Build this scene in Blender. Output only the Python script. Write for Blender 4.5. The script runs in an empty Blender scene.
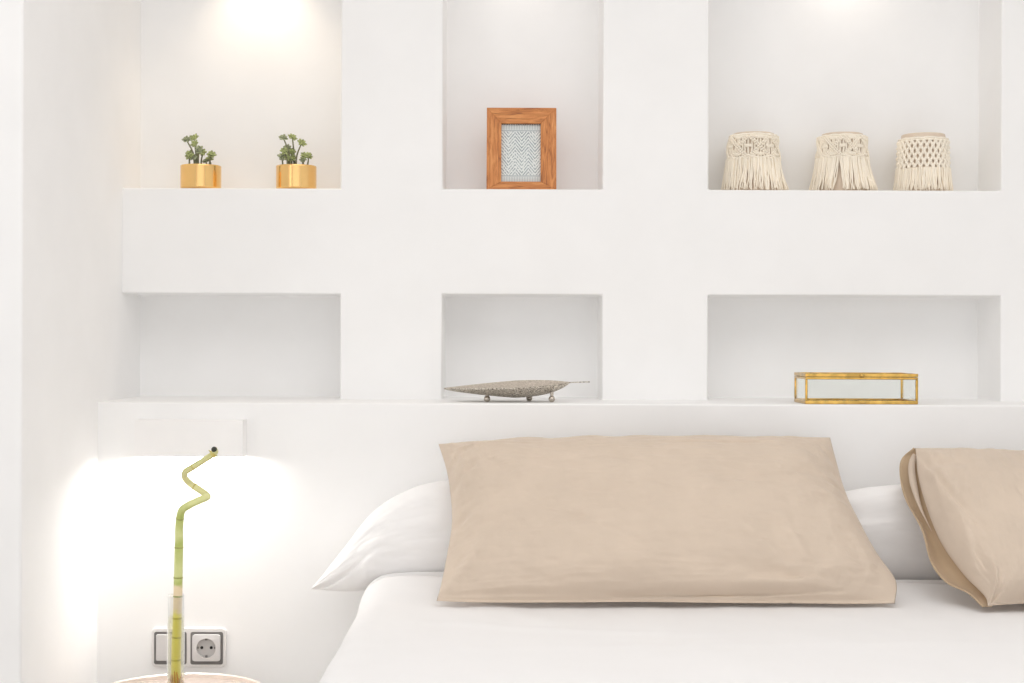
import bpy, bmesh, math, random
from mathutils import Vector, Matrix, noise
random.seed(7)
PI = math.pi
scene = bpy.context.scene
COL = scene.collection

# ------------------------------------------------------------------ camera
F = 1478.0                      # focal length in pixels of a 1024-wide frame
EYE = 1.10
ROLL = 0.0034
cam_d = bpy.data.cameras.new('camera')
cam_d.sensor_width = 36.0
cam_d.lens = F * 36.0 / 1024.0
cam_d.clip_start = 0.05
cam = bpy.data.objects.new('camera', cam_d)
cam.location = (0, 0, EYE)
cam.rotation_euler = (PI / 2, -ROLL, 0)
COL.objects.link(cam)
scene.camera = cam


def P(px, py, Y):
    """point of the room seen at a photo position, at distance Y"""
    dx, dy = px - 512.0, py - 341.5
    dx, dy = dx + ROLL * dy, dy - ROLL * dx          # the photograph hangs a touch clockwise
    return Vector((dx * Y / F, Y, EYE - dy * Y / F))


# ------------------------------------------------------------------ materials
def srgb(r, g, b):
    def f(c):
        c /= 255.0
        return c / 12.92 if c <= 0.04045 else ((c + 0.055) / 1.055) ** 2.4
    return (f(r), f(g), f(b), 1.0)


class NT:
    def __init__(self, name):
        self.m = bpy.data.materials.new(name)
        self.m.use_nodes = True
        self.t = self.m.node_tree
        self.b = self.t.nodes['Principled BSDF']

    def n(self, kind, **kw):
        nd = self.t.nodes.new(kind)
        for k, v in kw.items():
            if k.startswith('i_'):
                nd.inputs[k[2:].replace('_', ' ')].default_value = v
            else:
                setattr(nd, k, v)
        return nd

    def l(self, a, b):
        self.t.links.new(a, b)

    def set(self, **kw):
        for k, v in kw.items():
            self.b.inputs[k.replace('_', ' ')].default_value = v

    def coords(self, kind='Object', scale=(1, 1, 1), rot=(0, 0, 0)):
        tc = self.n('ShaderNodeTexCoord')
        mp = self.n('ShaderNodeMapping')
        mp.inputs['Scale'].default_value = scale
        mp.inputs['Rotation'].default_value = rot
        self.l(tc.outputs[kind], mp.inputs['Vector'])
        return mp.outputs['Vector']

    def ramp(self, fac, stops, interp='LINEAR'):
        r = self.n('ShaderNodeValToRGB')
        r.color_ramp.interpolation = interp
        e = r.color_ramp.elements
        while len(e) < len(stops):
            e.new(0.5)
        for i, (p, c) in enumerate(stops):
            e[i].position = p
            e[i].color = c
        self.l(fac, r.inputs['Fac'])
        return r.outputs['Color']

    def bump(self, height, strength, dist):
        b = self.n('ShaderNodeBump')
        b.inputs['Strength'].default_value = strength
        b.inputs['Distance'].default_value = dist
        self.l(height, b.inputs['Height'])
        self.l(b.outputs['Normal'], self.b.inputs['Normal'])
        return b


def mat_plain(name, col, rough=0.5, metal=0.0, noise_scale=0, var=0.06, bump=0.0, bump_dist=0.002, spec=0.5):
    a = NT(name)
    a.set(Roughness=rough, Metallic=metal, Specular_IOR_Level=spec)
    a.b.inputs['Base Color'].default_value = col
    if noise_scale:
        v = a.coords()
        n = a.n('ShaderNodeTexNoise', i_Scale=noise_scale, i_Detail=4.0)
        a.l(v, n.inputs['Vector'])
        lo = tuple(c * (1 - var) for c in col[:3]) + (1,)
        hi = tuple(min(1, c * (1 + var)) for c in col[:3]) + (1,)
        a.l(a.ramp(n.outputs['Fac'], [(0.3, lo), (0.7, hi)]), a.b.inputs['Base Color'])
        if bump:
            a.bump(n.outputs['Fac'], bump, bump_dist)
    return a.m


def mat_fabric(name, col, weave=900.0, bump=0.15, var=0.03, sheen=0.2):
    a = NT(name)
    a.set(Roughness=0.95, Specular_IOR_Level=0.15, Sheen_Weight=sheen, Sheen_Roughness=0.5)
    v = a.coords()
    n = a.n('ShaderNodeTexNoise', i_Scale=14.0, i_Detail=5.0)
    a.l(v, n.inputs['Vector'])
    lo = tuple(c * (1 - var) for c in col[:3]) + (1,)
    hi = tuple(min(1, c * (1 + var)) for c in col[:3]) + (1,)
    a.l(a.ramp(n.outputs['Fac'], [(0.3, lo), (0.7, hi)]), a.b.inputs['Base Color'])
    w = a.n('ShaderNodeTexNoise', i_Scale=weave, i_Detail=2.0)
    a.l(v, w.inputs['Vector'])
    ad = a.n('ShaderNodeMath', operation='MULTIPLY_ADD')
    ad.inputs[1].default_value = 0.12
    a.l(w.outputs['Fac'], ad.inputs[0])
    a.l(n.outputs['Fac'], ad.inputs[2])
    a.bump(ad.outputs[0], bump, 0.006)
    return a.m


WALL_C = (0.90, 0.897, 0.893, 1)
M = {}
M['wall'] = mat_plain('white_plaster', WALL_C, 0.9, noise_scale=9, var=0.012, bump=0.04, bump_dist=0.004, spec=0.2)
M['ceiling'] = mat_plain('ceiling_paint', (0.90, 0.895, 0.89, 1), 0.9, noise_scale=5, var=0.01)
M['sconce'] = mat_plain('sconce_plaster', (0.90, 0.888, 0.882, 1), 0.85, noise_scale=20, var=0.01, spec=0.2)
M['gold'] = mat_plain('polished_gold', (0.93, 0.60, 0.24, 1), 0.2, 1.0, noise_scale=30, var=0.04)
M['brass'] = mat_plain('brass', (0.62, 0.39, 0.11, 1), 0.22, 1.0, noise_scale=45, var=0.3)
M['soil'] = mat_plain('potting_soil', (0.06, 0.045, 0.03, 1), 0.95, noise_scale=300, var=0.5, bump=0.6)
M['leaf'] = mat_plain('succulent_green', (0.36, 0.40, 0.17, 1), 0.55, noise_scale=220, var=0.55)
M['leafb'] = mat_plain('succulent_grey_green', (0.33, 0.36, 0.22, 1), 0.55, noise_scale=220, var=0.5)
M['stem'] = mat_plain('succulent_stem', (0.20, 0.20, 0.11, 1), 0.7, noise_scale=200, var=0.3)
M['white_cloth'] = mat_fabric('white_cotton', (0.905, 0.895, 0.89, 1), bump=0.08, var=0.008)
M['duvet'] = mat_fabric('white_duvet_cotton', (0.83, 0.823, 0.824, 1), bump=0.06, var=0.006)
M['beige'] = mat_fabric('beige_cotton', (0.635, 0.53, 0.432, 1), bump=0.4, var=0.03)
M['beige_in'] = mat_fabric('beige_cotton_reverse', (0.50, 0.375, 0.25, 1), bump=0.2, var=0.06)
M['cream'] = mat_fabric('cream_cotton_cord', (0.92, 0.85, 0.73, 1), weave=1500, bump=0.25, var=0.06)
M['jar'] = mat_plain('beige_glazed_jar', (0.72, 0.60, 0.48, 1), 0.4, noise_scale=40, var=0.05)
M['plastic'] = mat_plain('silver_grey_plastic', (0.66, 0.645, 0.64, 1), 0.4, noise_scale=400, var=0.02)
M['plastic_frame'] = mat_plain('pale_plastic', (0.80, 0.78, 0.77, 1), 0.4, noise_scale=400, var=0.02)
M['plastic_dark'] = mat_plain('dark_grey_plastic', (0.17, 0.16, 0.155, 1), 0.5, noise_scale=300, var=0.05)
M['recess_shade'] = mat_plain('shaded_recess_plastic', (0.46, 0.45, 0.445, 1), 0.45, noise_scale=400, var=0.02)  # insert's grey darkened to stand for shade inside the round recess
M['black'] = mat_plain('black_hole', (0.015, 0.015, 0.015, 1), 0.8, noise_scale=300, var=0.05)
M['steel'] = mat_plain('steel', (0.5, 0.49, 0.47, 1), 0.3, 1.0, noise_scale=300, var=0.05)
M['floor'] = mat_plain('floor_stone', (0.68, 0.65, 0.62, 1), 0.5, noise_scale=4, var=0.1)
M['bed_base'] = mat_fabric('bed_base_cloth', (0.75, 0.73, 0.71, 1))
M['copper'] = mat_plain('pale_copper', (0.86, 0.76, 0.69, 1), 0.3, 0.3, noise_scale=60, var=0.04)
M['table'] = mat_plain('glossy_blush_tabletop', (0.56, 0.48, 0.43, 1), 0.12, 0.0, noise_scale=30, var=0.02, spec=0.9)


def silver():
    a = NT('tarnished_hammered_silver')
    a.set(Metallic=0.75, Roughness=0.42)
    v = a.coords()
    n = a.n('ShaderNodeTexVoronoi', i_Scale=230.0)
    a.l(v, n.inputs['Vector'])
    n2 = a.n('ShaderNodeTexNoise', i_Scale=350.0, i_Detail=5.0)
    a.l(v, n2.inputs['Vector'])
    a.l(a.ramp(n2.outputs['Fac'], [(0.33, (0.14, 0.11, 0.085, 1)), (0.48, (0.52, 0.47, 0.40, 1)), (0.66, (0.84, 0.79, 0.71, 1))]),
        a.b.inputs['Base Color'])
    a.bump(n.outputs['Distance'], 0.6, 0.002)
    return a.m


M['silver'] = silver()
M['silver_ball'] = mat_plain('silver_ball', (0.55, 0.5, 0.44, 1), 0.22, 1.0, noise_scale=200, var=0.2)


def silver_in():
    a = NT('brushed_silver_inside')
    a.set(Metallic=0.6, Roughness=0.5)
    v = a.coords()
    n2 = a.n('ShaderNodeTexNoise', i_Scale=300.0, i_Detail=4.0)
    a.l(v, n2.inputs['Vector'])
    a.l(a.ramp(n2.outputs['Fac'], [(0.3, (0.50, 0.44, 0.37, 1)), (0.7, (0.74, 0.67, 0.59, 1))]), a.b.inputs['Base Color'])
    return a.m


M['silver_in'] = silver_in()


def wood(name, rot):
    a = NT(name)
    a.set(Roughness=0.5)
    v = a.coords(scale=(1, 1, 1), rot=rot)
    mp = a.n('ShaderNodeMapping')
    mp.inputs['Scale'].default_value = (14, 120, 120)
    a.l(v, mp.inputs['Vector'])
    n = a.n('ShaderNodeTexNoise', i_Scale=1.6, i_Detail=6.0, i_Roughness=0.65, i_Distortion=0.8)
    a.l(mp.outputs['Vector'], n.inputs['Vector'])
    a.l(a.ramp(n.outputs['Fac'], [(0.28, srgb(118, 64, 28)), (0.45, srgb(188, 116, 58)), (0.62, srgb(214, 146, 84)), (0.8, srgb(230, 172, 112))]),
        a.b.inputs['Base Color'])
    a.bump(n.outputs['Fac'], 0.25, 0.001)
    return a.m


M['wood_h'] = wood('acacia_wood', (0, 0, 0))
M['wood_v'] = wood('acacia_wood_upright', (0, PI / 2, 0))


def thin_glass(name, tint, edge, blend=0.35):
    """clear wall glass: see-through face on, mirror-like towards its edges"""
    a = NT(name)
    tr_ = a.n('ShaderNodeBsdfTransparent')
    v = a.coords()
    n = a.n('ShaderNodeTexNoise', i_Scale=8.0)
    a.l(v, n.inputs['Vector'])
    lo = tuple(c * 0.985 for c in tint[:3]) + (1,)
    a.l(a.ramp(n.outputs['Fac'], [(0.4, lo), (0.6, tint)]), tr_.inputs['Color'])
    gl = a.n('ShaderNodeBsdfGlossy')
    gl.inputs['Roughness'].default_value = 0.03
    gl.inputs['Color'].default_value = (1, 1, 1, 1)
    lw = a.n('ShaderNodeLayerWeight')
    lw.inputs['Blend'].default_value = blend
    mm = a.n('ShaderNodeMath', operation='MULTIPLY')
    mm.inputs[1].default_value = edge
    a.l(lw.outputs['Facing'], mm.inputs[0])
    mx = a.n('ShaderNodeMixShader')
    a.l(mm.outputs[0], mx.inputs['Fac'])
    a.l(tr_.outputs[0], mx.inputs[1])
    a.l(gl.outputs[0], mx.inputs[2])
    a.l(mx.outputs[0], a.t.nodes['Material Output'].inputs['Surface'])
    a.t.nodes.remove(a.b)
    return a.m


M['glass'] = thin_glass('clear_glass', (0.985, 0.99, 0.985, 1), 0.95, 0.45)
M['pane'] = thin_glass('box_pane_glass', (0.985, 0.992, 0.986, 1), 0.5, 0.2)
M['water'] = thin_glass('yellow_tinted_water', (0.995, 0.985, 0.86, 1), 0.25, 0.2)


def bamboo():
    a = NT('lucky_bamboo_green')
    a.set(Roughness=0.4)
    tc = a.n('ShaderNodeTexCoord')
    sp = a.n('ShaderNodeSeparateXYZ')
    a.l(tc.outputs['Object'], sp.inputs[0])
    n = a.n('ShaderNodeTexNoise', i_Scale=55.0, i_Detail=3.0)
    a.l(tc.outputs['Object'], n.inputs['Vector'])
    ma = a.n('ShaderNodeMath', operation='MULTIPLY_ADD')
    ma.inputs[1].default_value = 0.03
    a.l(n.outputs['Fac'], ma.inputs[0])
    a.l(sp.outputs['Z'], ma.inputs[2])
    mr = a.n('ShaderNodeMapRange')
    mr.inputs['From Min'].default_value = 0.0
    mr.inputs['From Max'].default_value = 0.5
    a.l(ma.outputs[0], mr.inputs['Value'])
    g1, g2 = srgb(178, 190, 102), srgb(214, 218, 152)
    yel, pink, amb = srgb(234, 224, 112), srgb(234, 214, 178), srgb(206, 150, 40)
    a.l(a.ramp(mr.outputs['Result'], [
        (0.02, amb), (0.12, yel), (0.30, yel), (0.335, yel), (0.355, pink), (0.43, pink), (0.45, g1), (0.49, g2),
        (0.60, g1), (0.63, g2), (0.70, g1), (0.745, g2), (0.82, srgb(222, 218, 160)), (0.97, srgb(200, 198, 138))]), a.b.inputs['Base Color'])
    return a.m


M['bamboo'] = bamboo()
M['node'] = mat_plain('bamboo_ring', srgb(160, 164, 92), 0.6, noise_scale=150, var=0.2)
M['node_wet'] = mat_plain('bamboo_ring_in_water', srgb(190, 178, 70), 0.6, noise_scale=150, var=0.2)
M['tip'] = mat_plain('dark_cut_end', (0.03, 0.035, 0.025, 1), 0.6, noise_scale=150, var=0.3)
M['scale'] = mat_plain('dry_leaf_scale', srgb(205, 190, 110), 0.6, noise_scale=150, var=0.2)
M['root'] = mat_plain('amber_roots', srgb(205, 140, 30), 0.5, noise_scale=150, var=0.3)


def emit(name, col, s):
    a = NT(name)
    a.set(Emission_Strength=s)
    a.b.inputs['Emission Color'].default_value = col
    a.b.inputs['Base Color'].default_value = (0.9, 0.9, 0.9, 1)
    return a.m


M['bulb'] = emit('lit_bulb', (1.0, 0.94, 0.86, 1), 12.0)


def print_mat():
    """printed lace / zigzag pattern of the framed picture"""
    a = NT('zigzag_print')
    a.set(Roughness=0.7)
    tc = a.n('ShaderNodeTexCoord')
    sp = a.n('ShaderNodeSeparateXYZ')
    a.l(tc.outputs['Object'], sp.inputs[0])

    def mth(op, x, y=None, z=None):
        m = a.n('ShaderNodeMath', operation=op)
        for i, q in enumerate((x, y, z)):
            if q is None:
                continue
            if isinstance(q, (int, float)):
                m.inputs[i].default_value = q
            else:
                a.l(q, m.inputs[i])
        return m.outputs[0]
    x, z = sp.outputs['X'], sp.outputs['Z']
    tri = mth('PINGPONG', mth('ADD', x, 1.0), 0.0145)
    ph = mth('FRACT', mth('MULTIPLY', mth('ADD', z, mth('MULTIPLY', tri, 1.25)), 125.0))
    line = mth('GREATER_THAN', ph, 0.55)
    nz = a.n('ShaderNodeTexNoise', i_Scale=420.0, i_Detail=3.0)
    a.l(tc.outputs['Object'], nz.inputs['Vector'])
    brk = mth('GREATER_THAN', nz.outputs['Fac'], 0.44)
    zig = mth('MULTIPLY', line, brk)
    # two ruled lines and dotted bands at head and foot
    az = mth('ABSOLUTE', z)
    rule = mth('LESS_THAN', mth('ABSOLUTE', mth('SUBTRACT', az, 0.0505)), 0.0009)
    dots = mth('MULTIPLY', mth('GREATER_THAN', az, 0.0525), mth('GREATER_THAN', mth('FRACT', mth('MULTIPLY', x, 280.0)), 0.5))
    inner = mth('LESS_THAN', az, 0.0488)
    s = mth('MAXIMUM', mth('MULTIPLY', zig, inner), mth('MAXIMUM', rule, mth('MULTIPLY', dots, 0.7)))
    a.l(a.ramp(s, [(0.0, srgb(226, 230, 228)), (1.0, srgb(146, 158, 163))]), a.b.inputs['Base Color'])
    return a.m


M['print'] = print_mat()


# ------------------------------------------------------------------ mesh helper
class MB:
    def __init__(self):
        self.v = []
        self.f = []

    def add(self, verts, faces):
        o = len(self.v)
        self.v += [Vector(p) for p in verts]
        self.f += [[i + o for i in f] for f in faces]

    def box(self, x0, x1, y0, y1, z0, z1):
        vs = [(x, y, z) for z in (z0, z1) for y in (y0, y1) for x in (x0, x1)]
        self.add(vs, [(0, 2, 3, 1), (4, 5, 7, 6), (0, 1, 5, 4), (2, 6, 7, 3), (0, 4, 6, 2), (1, 3, 7, 5)])

    def prism(self, outline, y0, y1):
        n = len(outline)
        vs = [(x, y0, z) for x, z in outline] + [(x, y1, z) for x, z in outline]
        fs = [list(range(n)), list(range(2 * n - 1, n - 1, -1))]
        fs += [(i, i + n, (i + 1) % n + n, (i + 1) % n) for i in range(n)]
        self.add(vs, fs)

    def lathe(self, prof, n=40, c=(0, 0, 0), closed=False):
        """profile of (r, z); r = 0 ends are fans"""
        c = Vector(c)
        rings = []
        vs, fs = [], []
        for r, z in prof:
            if r < 1e-6:
                rings.append([len(vs)])
                vs.append(c + Vector((0, 0, z)))
            else:
                rings.append(list(range(len(vs), len(vs) + n)))
                vs += [c + Vector((r * math.cos(2 * PI * k / n), r * math.sin(2 * PI * k / n), z)) for k in range(n)]
        pairs = list(zip(rings, rings[1:]))
        if closed:
            pairs.append((rings[-1], rings[0]))
        for a, b in pairs:
            for k in range(n):
                k2 = (k + 1) % n
                if len(a) == 1 and len(b) == 1:
                    continue
                if len(a) == 1:
                    fs.append((a[0], b[k2], b[k]))
                elif len(b) == 1:
                    fs.append((a[k], a[k2], b[0]))
                else:
                    fs.append((a[k], a[k2], b[k2], b[k]))
        self.add(vs, fs)

    def tube(self, pts, radii, n=10, cap=True):
        pts = [Vector(p) for p in pts]
        if isinstance(radii, (int, float)):
            radii = [radii] * len(pts)
        m = len(pts)
        T = []
        for i in range(m):
            d = pts[min(i + 1, m - 1)] - pts[max(i - 1, 0)]
            T.append(d.normalized() if d.length > 1e-9 else Vector((0, 0, 1)))
        ref = Vector((0, 1, 0)) if abs(T[0].y) < 0.9 else Vector((1, 0, 0))
        nn = (ref - T[0] * ref.dot(T[0])).normalized()
        vs, fs = [], []
        for i in range(m):
            nn = nn - T[i] * nn.dot(T[i])
            nn.normalize()
            bb = T[i].cross(nn)
            for k in range(n):
                a = 2 * PI * k / n
                vs.append(pts[i] + (nn * math.cos(a) + bb * math.sin(a)) * radii[i])
        for i in range(m - 1):
            for k in range(n):
                k2 = (k + 1) % n
                fs.append((i * n + k, i * n + k2, (i + 1) * n + k2, (i + 1) * n + k))
        if cap:
            fs.append(list(range(n))[::-1])
            fs.append(list(range((m - 1) * n, m * n)))
        self.add(vs, fs)

    def ball(self, c, r, sx=1, sy=1, sz=1, nu=12, nv=8, rot=None):
        c = Vector(c)
        vs, fs = [], []
        for j in range(nv + 1):
            th = PI * j / nv
            for i in range(nu):
                ph = 2 * PI * i / nu
                p = Vector((r * sx * math.sin(th) * math.cos(ph), r * sy * math.sin(th) * math.sin(ph), r * sz * math.cos(th)))
                if rot:
                    p = rot @ p
                vs.append(c + p)
        for j in range(nv):
            for i in range(nu):
                i2 = (i + 1) % nu
                fs.append((j * nu + i, (j + 1) * nu + i, (j + 1) * nu + i2, j * nu + i2))
        self.add(vs, fs)

    def build(self, name, mat, parent=None, smooth=True, bevel=0.0, seg=2, loc=None, rot=None, weld=True, sharp=40, subsurf=0):
        me = bpy.data.meshes.new(name)
        me.from_pydata([tuple(p) for p in self.v], [], self.f)
        bm = bmesh.new()
        bm.from_mesh(me)
        if weld:
            bmesh.ops.remove_doubles(bm, verts=bm.verts, dist=1e-6)
            bad = [f for f in bm.faces if f.calc_area() < 1e-14]
            if bad:
                bmesh.ops.delete(bm, geom=bad, context='FACES_ONLY')
        bmesh.ops.recalc_face_normals(bm, faces=bm.faces)
        for f in bm.faces:
            f.smooth = smooth
        for e in bm.edges:
            if len(e.link_faces) == 2 and e.calc_face_angle(0) > math.radians(sharp):
                e.smooth = False
        bm.to_mesh(me)
        bm.free()
        me.materials.append(mat)
        o = bpy.data.objects.new(name, me)
        COL.objects.link(o)
        if parent:
            o.parent = parent
        if loc:
            o.location = loc
        if rot:
            o.rotation_euler = rot
        if bevel:
            b = o.modifiers.new('bevel', 'BEVEL')
            b.width = bevel
            b.segments = seg
            b.limit_method = 'ANGLE'
            b.angle_limit = math.radians(35)
            b.harden_normals = True
        if subsurf:
            s = o.modifiers.new('subsurf', 'SUBSURF')
            s.levels = s.render_levels = subsurf
        return o


def tag(o, label, cat, group=None):
    o['label'] = label
    o['category'] = cat
    if group:
        o['group'] = group
    return o


def thing(name, label, cat, loc=(0, 0, 0), rot=(0, 0, 0), group=None):
    o = bpy.data.objects.new(name, None)
    o.empty_display_size = 0.05
    COL.objects.link(o)
    o.location = loc
    o.rotation_euler = rot
    return tag(o, label, cat, group)


def spline(pts, n):
    """Catmull-Rom through pts, n samples"""
    pts = [Vector(p) for p in pts]
    q = [pts[0] * 2 - pts[1]] + pts + [pts[-1] * 2 - pts[-2]]
    m = len(pts) - 1
    out = []
    for i in range(n):
        s = i / (n - 1) * m
        k = min(int(s), m - 1)
        t = s - k
        a, b, c, d = q[k:k + 4]
        out.append(0.5 * ((2 * b) + (c - a) * t + (2 * a - 5 * b + 4 * c - d) * t * t + (3 * b - a - 3 * c + d) * t ** 3))
    return out


# ------------------------------------------------------------------ the room
YH, YW, YN = 3.0, 3.185, 3.338        # face of the low ledge wall, upper wall, back of the niches
XL, XR = -0.840, 2.60
LEDGE, LOW_TOP, SHELF, UP_TOP, CEIL = 0.974, 1.2013, 1.4286, 2.02, 2.55
XA = (340 - 512) * YW / F
XB0, XB1 = (442 - 512) * YW / F, (602 - 512) * YW / F
XC0, XC1 = (708 - 512) * YW / F, (1000.5 - 512) * YW / F


def structure(o):
    o['kind'] = 'structure'
    return o


def wall_with_niches():
    xs = [XL, XA, XB0, XB1, XC0, XC1, XR]
    zs = [0.0, LEDGE, LOW_TOP, SHELF, UP_TOP, CEIL]
    niche_x = {0, 2, 4}

    def depth(i, j):
        if j == 0:
            return YH
        if i in niche_x and j in (1, 3):
            return YN
        return YW
    lv = [YH, YW, YN]
    b = MB()
    for i in range(len(xs) - 1):
        for j in range(len(zs) - 1):
            y = depth(i, j)
            b.add([(xs[i], y, zs[j]), (xs[i + 1], y, zs[j]), (xs[i + 1], y, zs[j + 1]), (xs[i], y, zs[j + 1])], [(0, 1, 2, 3)])
            if i < len(xs) - 2:
                y2 = depth(i + 1, j)
                a, c = sorted((y, y2))
                for p, q in zip(lv, lv[1:]):
                    if a <= p and q <= c:
                        x = xs[i + 1]
                        b.add([(x, p, zs[j]), (x, q, zs[j]), (x, q, zs[j + 1]), (x, p, zs[j + 1])], [(0, 1, 2, 3)])
            if j < len(zs) - 2:
                y2 = depth(i, j + 1)
                a, c = sorted((y, y2))
                for p, q in zip(lv, lv[1:]):
                    if a <= p and q <= c:
                        z = zs[j + 1]
                        b.add([(xs[i], p, z), (xs[i + 1], p, z), (xs[i + 1], q, z), (xs[i], q, z)], [(0, 1, 2, 3)])
    o = b.build('wall_back', M['wall'], smooth=True, bevel=0.004, seg=3, sharp=30)
    return structure(o)


wall_with_niches()
YR = 2.534                              # front face of the wall return on the left
b = MB()
b.box(-2.2, XL, YR, YN + 0.1, 0, CEIL)
structure(b.build('wall_left', M['wall'], bevel=0.006, seg=3))
b = MB()
b.box(-2.3, -2.2, -2.6, YN + 0.1, 0, CEIL)
structure(b.build('wall_side', M['wall']))
b = MB()
b.box(XR, XR + 0.1, -2.6, YN + 0.1, 0, CEIL)
structure(b.build('wall_right', M['wall']))
b = MB()
b.box(-2.3, XR + 0.1, -2.6, YN + 0.1, CEIL, CEIL + 0.1)
structure(b.build('ceiling', M['ceiling']))
b = MB()
b.box(-2.3, XR + 0.1, -2.6, YN + 0.1, -0.1, 0)
structure(b.build('floor', M['floor']))

# ------------------------------------------------------------------ wall sconce
X0, X1 = (134.5 - 512) * 2.955 / F, (243 - 512) * 2.955 / F
Z1, Z0 = P(190, 420.5, 2.955).z, P(190, 457, 2.955).z
w, h, dp = X1 - X0, Z1 - Z0, 0.045
sc = thing('wall_sconce', 'lit white rectangular plaster wall lamp shining down beneath the ledge', 'wall lamp',
           ((X0 + X1) / 2, YH, (Z0 + Z1) / 2))
b = MB()
t = 0.006
b.box(-w / 2, w / 2, -dp, -dp + t, -h / 2, h / 2)
b.box(-w / 2, -w / 2 + t, -dp + t, 0, -h / 2, h / 2)
b.box(w / 2 - t, w / 2, -dp + t, 0, -h / 2, h / 2)
b.box(-w / 2 + t, w / 2 - t, -dp + t, 0, h / 2 - t, h / 2)
b.build('housing', M['sconce'], sc, smooth=False)
b = MB()
b.box(-0.05, 0.05, -0.006, 0, -0.02, 0.02)
b.build('mounting_plate', M['steel'], sc, bevel=0.001)
b = MB()
b.tube([(-0.06, -0.022, 0.006), (-0.052, -0.022, 0.006), (0.052, -0.022, 0.006), (0.06, -0.022, 0.006)], [0.006, 0.011, 0.011, 0.006], 14)
b.build('bulb', M['bulb'], sc)

# ------------------------------------------------------------------ switch and socket
sx0, sx1 = P(152, 646, YH).x, P(227, 646, YH).x
sz1, sz0 = P(190, 627, YH).z, P(190, 666.5, YH).z
w, h = sx1 - sx0, sz1 - sz0
so = thing('wall_socket', 'pale double wall plate with a rocker switch and a round power socket', 'power socket',
           ((sx0 + sx1) / 2, YH, (sz0 + sz1) / 2))


def round_rect(cx, cz, w, h, r, n=6):
    out = []
    for q, (sx, sz) in enumerate(((1, 1), (-1, 1), (-1, -1), (1, -1))):
        for k in range(n + 1):
            a = q * PI / 2 + k / n * PI / 2
            out.append((cx + sx * (w / 2 - r) + r * math.cos(a), cz + sz * (h / 2 - r) + r * math.sin(a)))
    return out


b = MB()
b.prism(round_rect(0, 0, w, h, 0.011), -0.008, 0)
b.build('cover_plate', M['plastic_frame'], so, bevel=0.003, seg=3)
g = 0.0655
for name, cx in (('rocker_switch', -0.0368), ('socket_insert', 0.0368)):
    b = MB()
    b.prism(round_rect(cx, -0.001, g, g, 0.004), -0.0095, -0.008)
    bz = b.build('bezel', M['plastic_dark'], so)
    b = MB()
    if name == 'rocker_switch':
        b.prism(round_rect(cx, 0.0005, g - 0.009, g - 0.012, 0.003), -0.0135, -0.0095)
        b.build(name, M['plastic'], so, bevel=0.0015)
    else:
        # square insert with a round recess
        n = 72
        R = 0.0195
        hw, hh = (g - 0.009) / 2, (g - 0.012) / 2
        sq, ci = [], []
        for q in range(n):
            a = 2 * PI * (q + 0.5) / n
            c_, s_ = math.cos(a), math.sin(a)
            rr_ = (abs(c_ / hw) ** 14 + abs(s_ / hh) ** 14) ** (-1 / 14)
            sq.append((cx + rr_ * c_, 0.0005 + rr_ * s_))
            ci.append((cx + R * c_, 0.0005 + R * s_))
        vs, fs = [], []
        for ring, y in ((sq, -0.0095), (sq, -0.0150), (ci, -0.0165), (ci, -0.0102)):
            vs += [(x, y, z) for x, z in ring]
        for r_ in range(3):
            for k in range(n):
                k2 = (k + 1) % n
                fs.append((r_ * n + k, r_ * n + k2, (r_ + 1) * n + k2, (r_ + 1) * n + k))
        b.add(vs, fs)
        ins = b.build(name, M['plastic'], so, sharp=30)
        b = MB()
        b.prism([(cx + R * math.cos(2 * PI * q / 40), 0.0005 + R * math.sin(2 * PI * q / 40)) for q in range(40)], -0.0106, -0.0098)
        b.build('recess', M['recess_shade'], ins)
        for dx in (-0.0095, 0.0095):
            b = MB()
            b.prism([(cx + dx + 0.0031 * math.cos(2 * PI * k / 16), 0.0005 + 0.0031 * math.sin(2 * PI * k / 16)) for k in range(16)], -0.0112, -0.0104)
            b.build('pin_hole', M['black'], ins)
        for s in (-1, 1):
            b = MB()
            b.box(cx - 0.0022, cx + 0.0022, -0.0140, -0.0104, 0.0005 + s * 0.0172 - 0.002, 0.0005 + s * 0.0172 + 0.002)
            b.build('earth_clip', M['plastic_dark'], ins, smooth=False)
            b = MB()
            b.box(cx + s * 0.0168 - 0.001, cx + s * 0.0168 + 0.001, -0.0140, -0.0104, -0.0015, 0.0025)
            b.build('guide_rib', M['plastic_dark'], ins, smooth=False)
        b = MB()
        b.prism([(cx + 0.0017 * math.cos(2 * PI * k / 12), 0.0005 + 0.0017 * math.sin(2 * PI * k / 12)) for k in range(12)], -0.0112, -0.0104)
        b.build('screw', M['steel'], ins)

# ------------------------------------------------------------------ side table, vase, bamboo
TX, TY, TZ = -0.628, 2.79, 0.435
tb = thing('side_table', 'round blush side table with a pale copper rim below the socket', 'side table', (TX, TY, 0))
R = 0.162
b = MB()
b.lathe([(0, TZ - 0.018), (R - 0.002, TZ - 0.018), (R - 0.002, TZ - 0.009), (0, TZ - 0.009)], 72)
b.build('tabletop', M['table'], tb)
b = MB()
b.lathe([(R - 0.003, TZ - 0.02), (R + 0.003, TZ - 0.02), (R + 0.004, TZ - 0.001), (R + 0.001, TZ + 0.001), (R - 0.002, TZ - 0.001)], 96, closed=True)
b.build('rim', M['copper'], tb)
for k in range(3):
    a = 2 * PI * k / 3 + 0.5
    b = MB()
    b.tube([(0.11 * math.cos(a), 0.11 * math.sin(a), TZ - 0.018), (0.15 * math.cos(a), 0.15 * math.sin(a), 0.0)], [0.009, 0.007], 12)
    b.build('leg', M['copper'], tb)

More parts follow.
